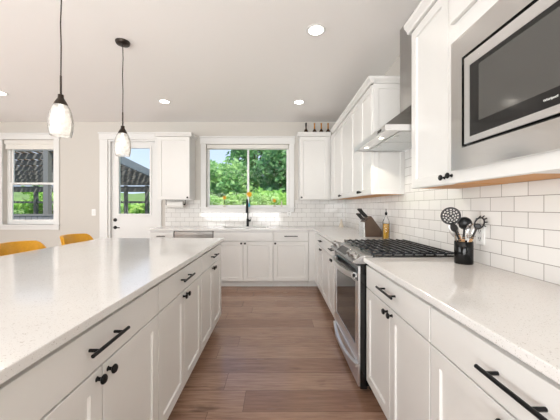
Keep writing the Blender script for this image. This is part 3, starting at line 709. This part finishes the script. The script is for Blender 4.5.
MB().lathe([(0, 0), (.036, 0), (.038, .004), (.030, .05), (.018, .095), (.012, .10), (0, .10)], 24).build('body', 'ceramic', t, True)
MB().lathe([(0, .100), (.0125, .100), (.015, .112), (.010, .128), (0, .132)], 20).build('cap', 'ceramic', t, True)
# paper towel under the left upper cabinet
t = thing('paper_towel_roll', 'white paper towel roll hanging under the left upper cabinet', 'paper towel', (-1.72, 4.80, 1.293))
ry = Matrix.Rotation(PI/2, 4, 'Y')
MB().lathe([(.018, -.135), (.055, -.135), (.055, .135), (.018, .135), (.018, -.135)], 28, ry).build('roll', 'paper', t, True)
MB().tube([(-.165, 0, 0), (.165, 0, 0)], .006, 8).tube([(-.165, 0, -.004), (-.165, 0, .078)], .005, 8).tube([(.165, 0, -.004), (.165, 0, .078)], .005, 8).box(-.175, .175, -.02, .02, .0745, .0785).build('holder', 'black', t, True)
for s_ in (-1, 1): MB().lathe([(0, -.008), (.014, -.008), (.014, .008), (0, .008)], 14, at(s_*.150, 0, 0, ry)).build('end_cap', 'black', t, True)
# bottles on top of the right upper cabinet
t0 = thing('wine_bottle', 'dark bottle, leftmost of the four on the cabinet beside the window', 'bottle', (.510, 4.76, UZ1+.0005))
MB().lathe([(0, 0), (.034, 0), (.037, .004), (.037, .105), (.034, .125), (.018, .150), (.012, .165), (.012, .235), (.0145, .238), (.0145, .25), (0, .25)], 22).build('glass', 'darkbottle', t0, True)
MB().lathe([(.0376, .03), (.0376, .09)], 22).build('label', 'label', t0, True)
MB().lathe([(.0128, .195), (.0152, .236), (.0152, .256), (0, .256)], 14).build('foil', 'black', t0, True)
def amber(loc, label):
    t = thing('amber_bottle', label, 'bottle', loc, 0, None)
    MB().lathe([(0, 0), (.034, 0), (.037, .004), (.037, .10), (.034, .120), (.018, .145), (.0125, .158), (0, .158)], 22).build('glass', 'darkbottle', t, True)
    MB().lathe([(.0376, .03), (.0376, .09)], 22).build('label', 'label', t, True)
    MB().lathe([(.013, .150), (.0115, .20), (.0115, .235), (.015, .238), (.015, .252), (0, .254)], 14).build('neck', 'tint', t, True)
    return t
a0 = amber((.655, 4.76, UZ1+.0005), 'amber necked bottle next to the dark bottle on the corner cabinet')
dup(a0, (.770, 4.76, UZ1+.0005), None, 'amber necked bottle, second from the right on the corner cabinet')
dup(a0, (.885, 4.76, UZ1+.0005), None, 'amber necked bottle, rightmost of the four near the corner')
# flowers on the window sill
def flower(x, z, r, label, vase):
    t = thing('potted_flower', label, 'flower', (x, WY+.04, W2[2]))
    zz = z-W2[2]
    MB().tube([(0, 0, .02), (.004, 0, zz*.6), (0, -.004, zz)], .003, 6).build('stem', 'stem', t, True)
    h_ = .07 if vase == 'blueg' else .035
    MB().lathe([(0, .0005), (.018, .0005), (.022, h_*.4), (.013, h_*.85), (.016, h_), (.012, h_), (.010, h_*.85), (0, .01)], 18).build('vase', vase, t, True)
    b = MB()
    for k in range(12):
        a = 2*PI*k/12; ca, sa = math.cos(a), math.sin(a); m_ = r*.6; w_ = r*.20
        b.bm.faces.new([b.bm.verts.new(p) for p in ((ca*r*.2, -.006, zz+sa*r*.2), (ca*m_-sa*w_, -.012, zz+sa*m_+ca*w_), (ca*r, -.006, zz+sa*r), (ca*m_+sa*w_, -.010, zz+sa*m_-ca*w_))])
    b.lathe([(0, .004), (r*.5, .003), (r*.55, 0), (0, 0)], 14, at(0, -.004, zz, rotx)); b.build('petals', 'orange', t)
    MB().lathe([(0, .006), (r*.2, .005), (r*.24, 0), (0, 0)], 14, at(0, -.009, zz, rotx)).build('flower_centre', 'brownc' if vase != 'blueg' else 'orange', t, True)
flower(-.478, 1.475, .056, 'large orange flower in a blue vase behind the faucet', 'blueg')
flower(-.918, 1.415, .038, 'small orange flower at the left end of the window sill', 'ceramic')
flower(-.030, 1.365, .036, 'low orange flower at the right end of the window sill', 'ceramic')
tag(MB().lathe([(0, 0), (.012, 0), (.013, .004), (.013, .085), (.006, .10), (.006, .115), (0, .115)], 14, at(.10, WY+.05, W2[2]+.0005)).build('glass_vial', 'ceramic', None, True), 'tiny white bottle at the far right of the window sill', 'bottle')
# ---------------------------------------------------------------- bar stools
def stool(loc, label):
    t = thing('bar_stool', label, 'stool', loc)
    b = MB(); na, nz = 24, 14
    def wrap(off, s_flip):
        g = []
        for i in range(na+1):
            u = -1+2*i/na; a = u*math.radians(66); col = []
            R_ = .268-off; top = .968-.15*max(0, abs(u)-.62)**2.2/.119-.015*u*u
            for j in range(nz+1):
                v = j/nz; z = .655+(top-.655)*v
                lean = .055*v*v
                x = -R_*math.cos(a)*.85-lean*math.cos(a)+.02; y = R_*math.sin(a)/math.sin(math.radians(66))*.93*(1-.06*(1-v)) if False else (R_*math.sin(a))*1.02
                col.append(b.bm.verts.new((x, y, z)))
            g.append(col)
        for i in range(na):
            for j in range(nz): b.bm.faces.new([g[i][j], g[i+1][j], g[i+1][j+1], g[i][j+1]])
        return g
    A, B = wrap(0, 0), wrap(.030, 1)
    for i in range(na): 
        b.bm.faces.new([A[i][nz], A[i+1][nz], B[i+1][nz], B[i][nz]]); b.bm.faces.new([A[i][0], A[i+1][0], B[i+1][0], B[i][0]])
    for j in range(nz): b.bm.faces.new([A[0][j], A[0][j+1], B[0][j+1], B[0][j]]); b.bm.faces.new([A[na][j], A[na][j+1], B[na][j+1], B[na][j]])
    o = b.build('backrest', 'mustard', t, True, angle=60)
    md = o.modifiers.new('bevel', 'BEVEL'); md.width = .012; md.segments = 3; md.limit_method = 'ANGLE'; md.angle_limit = math.radians(50)
    b = MB()
    b.lathe([(0, .60), (.19, .60), (.215, .615), (.22, .64), (.21, .662), (.18, .672), (0, .676)], 36, Matrix.Diagonal((.98, 1, 1, 1)))
    b.build('seat', 'mustard', t, True)
    for sx in (-1, 1):
        for sy in (-1, 1): MB().tube([(sx*.13, sy*.13, .605), (sx*.20, sy*.20, 0)], [.016, .010], 10).build('leg', 'oak', t, True)
    MB().tube([(.17*sx, .17*sy, .23) for sx, sy in ((1, 1), (-1, 1), (-1, -1), (1, -1), (1, 1))], .008, 8).build('footrest', 'black', t, True)
    return t
s0 = stool((-1.895, 2.24, 0), 'mustard yellow bar stool, the nearer one at the island')
dup(s0, (-1.895, 2.88, 0), None, 'mustard yellow bar stool at the far corner of the island')
# ---------------------------------------------------------------- pendants and downlights
def pendant(x, y, label):
    t = thing('pendant_lamp', label, 'pendant lamp', (x, y, 0))
    MB().lathe([(0, H-.028), (.030, H-.027), (.056, H-.020), (.062, H-.006), (.062, H-.0005), (0, H-.0005)], 28).build('canopy', 'bronze', t, True)
    MB().tube([(0, 0, H-.03), (.002, .002, 2.6), (-.002, 0, 2.45), (.002, 0, 2.3), (0, 0, 2.10)], .0038, 8).build('cord', 'bronze', t, True)
    MB().tube([(0, 0, 2.11), (0, 0, 1.99)], .0058, 10).lathe([(0, 1.985), (.016, 1.985), (.017, 1.965), (.022, 1.955), (.036, 1.930), (.041, 1.914), (.034, 1.914), (0, 1.93)], 20).build('socket_cap', 'bronze', t, True)
    prof = [(.040, 1.940), (.054, 1.920), (.068, 1.885), (.0775, 1.840), (.080, 1.80), (.0765, 1.755), (.070, 1.725), (.068, 1.715), (.0655, 1.715), (.074, 1.755), (.0775, 1.80), (.075, 1.84), (.0655, 1.885), (.052, 1.918)]
    prof = [(r_*.86, 1.715+(z_-1.715)*.93) for r_, z_ in prof]
    MB().lathe(prof, 60, None, .0007, 20).build('glass_shade', 'shade', t, True, angle=80)
    MB().lathe([(0, 1.925), (.012, 1.922), (.013, 1.895), (.020, 1.872), (.023, 1.85), (.020, 1.832), (.010, 1.82), (0, 1.818)], 18).build('bulb', 'bulb', t, True)
    l_ = light('pendant_light', 'POINT', (0, 0, 1.79), (0, 0, 0), 0.09, (1, .9, .75), shadow_soft_size=.03); l_.parent = t
    return t
pendant(-1.393, 2.545, 'ribbed glass pendant lamp over the far half of the island')
pendant(-1.410, 1.835, 'ribbed glass pendant lamp over the near half of the island')
def can(x, y, label):
    t = thing('recessed_light', label, 'ceiling light', (x, y, H))
    MB().lathe([(.060, -.0005), (.082, -.0005), (.084, -.003), (.078, -.007), (.062, -.005), (.060, -.0005)], 32).build('trim_ring', 'trim', t, True)
    MB().lathe([(0, -.001), (.060, -.001), (.060, -.0035), (0, -.0035)], 32).build('lens', 'lamp', t)
    l_ = light('downlight', 'SPOT', (0, 0, -.02), (0, 0, 0), 7, (1, .96, .90), spot_size=2.0, spot_blend=.6, shadow_soft_size=.07); l_.parent = t
    return t
can(.339, 2.373, 'round recessed ceiling light nearest the camera, in front of the hood')
can(.329, 4.00, 'round recessed ceiling light above the sink run, right of centre')
can(-1.585, 3.98, 'round recessed ceiling light near the left upper cabinet')
can(-3.63, 3.68, 'round recessed ceiling light at the far left, cut by the frame')
can(-3.63, 1.2, 'round recessed ceiling light over the dining side')
can(-3.63, -1.4, 'round recessed ceiling light over the living side')
can(-1.2, -1.4, 'round recessed ceiling light behind the near island end')
# ---------------------------------------------------------------- outdoors
GZ = -.25
struct(MB().box(-60, 60, WY+.16, 14.5, GZ-.2, GZ).build('ground', 'grass'))
b = MB(); n = 40
for i in range(n):
    for j in range(10):
        def hp(i, j):
            x = -60+3*i; y = 14.4+2.6*j; z = GZ+((1.7+1.6/(1+math.exp((x+12)*.6)))*(1-math.exp(-j*.5)))+.25*math.sin(x*.5+j)+.15*math.sin(x*1.3)
            return (x, y, z if j else GZ)
        b.bm.faces.new([b.bm.verts.new(hp(*p)) for p in ((i, j), (i+1, j), (i+1, j+1), (i, j+1))])
bmesh.ops.remove_doubles(b.bm, verts=b.bm.verts[:], dist=.001)
o = struct(b.build('grass_bank', 'grass', None, True))
struct(MB().box(-15, -2.2, WY+.16, 14.3, GZ, GZ+.05).build('patio_slab', 'concrete'))
# patio cover
t = thing('patio_pavilion', 'open timber patio cover with slatted roof outside the glazed door', 'pavilion', (0, 0, 0))
px0, px1, py0, py1 = -14.5, -5.2, 7.9, 14.0
def rz2(y): return 3.02-.088*(y-py0)
b = MB(); x = px1-.02; k = 0
while x > px0+.2:
    g = .190 if k % 3 else .15
    b.bm.verts.ensure_lookup_table(); xa, xb = x-g, x
    b.prism([(py0, rz2(py0)), (py1, rz2(py1)), (py1, rz2(py1)+.008), (py0, rz2(py0)+.008)], xa, xb, 'x'); x -= .235; k += 1
b.build('roof_boards', 'boards', t)
MB().prism([(py0-.1, rz2(py0)-.20), (py1+.1, rz2(py1)-.20), (py1+.1, rz2(py1)+.07), (py0-.1, rz2(py0)+.07)], px1-.02, px1+.06, 'x').build('fascia', 'shingle', t)
for k in range(8):
    yy = py0+.1+k*(py1-py0-.2)/7
    MB().box(px0, px1-.02, yy-.05, yy+.05, rz2(yy)-.17, rz2(yy)-.005).build('rafter', 'beam', t)
for (xx, yy) in ((-6.53, 8.0), (-12.6, 8.0), (-5.35, py1), (-6.45, py1), (-7.5, py1), (-8.6, py1), (-10.0, py1), (-12.0, py1), (-14.0, py1)):
    MB().box(xx-.07, xx+.07, yy-.07, yy+.07, GZ+.05, rz2(yy)-.17).build('post', 'beam', t)
MB().box(px0, px1, py1-.06, py1+.06, 2.0, 2.28).build('tie_beam', 'beam', t)
MB().box(px0, px1, py1-.05, py1+.05, 1.44, 1.54).build('rail', 'beam', t)
# fence
t = thing('slat_fence', 'low grey board fence seen through the left window', 'fence', (0, 0, 0))
b = MB()
for k in range(40): b.box(-12+.16*k, -12+.16*k+.145, 7.7, 7.725, GZ+.05, 1.0)
b.build('boards', 'fence', t); MB().box(-12, -5.6, 7.68, 7.76, 1.0, 1.06).build('cap_rail', 'beam', t)
t = thing('slat_fence', 'white low railing seen through the glazed door', 'railing', (0, 0, 0))
b = MB(); b.box(-5.4, -3.2, 9.0, 9.06, .88, .94).box(-5.4, -3.2, 9.0, 9.06, .1, .15)
for k in range(19): b.box(-5.38+.12*k, -5.34+.12*k, 9.01, 9.05, .15, .88)
b.box(-5.4, -5.3, 9.0, 9.06, GZ+.05, .94).box(-3.3, -3.2, 9.0, 9.06, GZ+.05, .94).build('balusters', 'trim', t)
# trees
def tree(name, label, cat, x, y, h, r, leafs, m, trunk=True, seed=1, z0=GZ, ls=.10, group=None):
    rnd = random.Random(seed); t = thing(name, label, cat, (x, y, z0), 0, group)
    b = MB(); b.tube([(0, 0, -.05), (.05, 0, h*.3), (0, .05, h*.6), (.03, 0, h*.85)], [.11*h/5, .09*h/5, .06*h/5, .02], 8)
    for k in range(7):
        a = rnd.uniform(0, 2*PI); zb = h*rnd.uniform(.2, .6); b.tube([(0, 0, zb), (math.cos(a)*r*.4, math.sin(a)*r*.4, zb+h*.12), (math.cos(a)*r*.75, math.sin(a)*r*.75, zb+h*.2)], [.04*h/5, .028*h/5, .012], 6)
    b.build('trunk' if trunk else 'branches', 'bark', t, True)
    cl = [(rnd.uniform(-1, 1)*r*.72, rnd.uniform(-1, 1)*r*.72, h*rnd.uniform(.12 if not trunk else .3, .92), r*rnd.uniform(.25, .45)) for _ in range(34)]
    vs_, fs_ = [], []
    for i in range(leafs):
        c = rnd.choice(cl); d = Vector((rnd.gauss(0, 1), rnd.gauss(0, 1), rnd.gauss(0, 1))).normalized()*c[3]*rnd.uniform(.55, 1.05)
        p = Vector((c[0]+d.x, c[1]+d.y, max(.05, c[2]+d.z*.8)))
        u = Vector((rnd.gauss(0, 1), rnd.gauss(0, 1), rnd.gauss(0, .6))).normalized(); v = u.orthogonal().normalized(); v = (v+u.cross(v)*rnd.uniform(-1, 1)).normalized()
        s = ls*rnd.uniform(.6, 1.3); n0 = len(vs_)
        vs_ += [p-u*s, p+v*s*.5, p+u*s, p-v*s*.5]; fs_.append((n0, n0+1, n0+2, n0+3))
    me = bpy.data.meshes.new('foliage'); me.from_pydata([tuple(v) for v in vs_], [], fs_); me.materials.append(M[m])
    o = bpy.data.objects.new('foliage', me); C.objects.link(o); o.parent = t
    return t
tree('leafy_tree', 'green tree in the left half of the kitchen window view', 'tree', -1.9, 11.0, 3.3, 1.4, 5000, 'leaf', seed=3, ls=.10)
tree('leafy_tree', 'tall tree just left of centre behind the window mullion', 'tree', -.9, 13.2, 5.0, 1.3, 6500, 'leafd', seed=5, ls=.11)
tree('leafy_tree', 'dark tree filling the right half of the kitchen window view', 'tree', .45, 10.6, 4.8, 1.4, 7500, 'leafd', seed=8, ls=.10)
tree('leafy_tree', 'distant tree behind the others at the left edge of the window view', 'tree', -3.9, 17.5, 4.6, 1.7, 5000, 'leaf', seed=9, ls=.14)
tree('leafy_tree', 'tree beyond the right edge of the kitchen window view', 'tree', 1.9, 12.2, 5.5, 1.8, 7000, 'leaf', seed=12, ls=.12)
for i, (x, y, h, r, lab) in enumerate(((-1.55, 8.3, 2.05, .62, 'bright green shrub at the left foot of the window view'), (-.85, 8.1, 2.15, .60, 'bright green shrub below the window mullion, left of the next shrub'),
        (-.25, 8.2, 2.1, .58, 'bright green shrub right of the window mullion'), (.40, 8.4, 2.0, .62, 'bright green shrub at the right foot of the window view'))):
    tree('garden_shrub', lab, 'shrub', x, y, h, r, 5200, 'leafl', False, 20+i, ls=.055, group='bright shrubs below the kitchen window')

for i, (x, y, h, r) in enumerate(((-13.6, 15.6, 2.7, 1.0), (-12.0, 15.2, 2.4, 1.0), (-10.4, 15.5, 2.2, .95), (-8.9, 15.3, 1.75, .9), (-7.5, 15.5, 1.65, .8), (-6.2, 15.2, 1.6, .8))):
    tree('garden_shrub', 'bright leafy shrub beyond the patio cover, '+('leftmost', 'second from the left', 'third from the left', 'third from the right', 'second from the right', 'rightmost')[i], 'shrub', x, y, h, r, 3500, 'leafl', False, 40+i, ls=.09, group='shrubs beyond the patio cover')
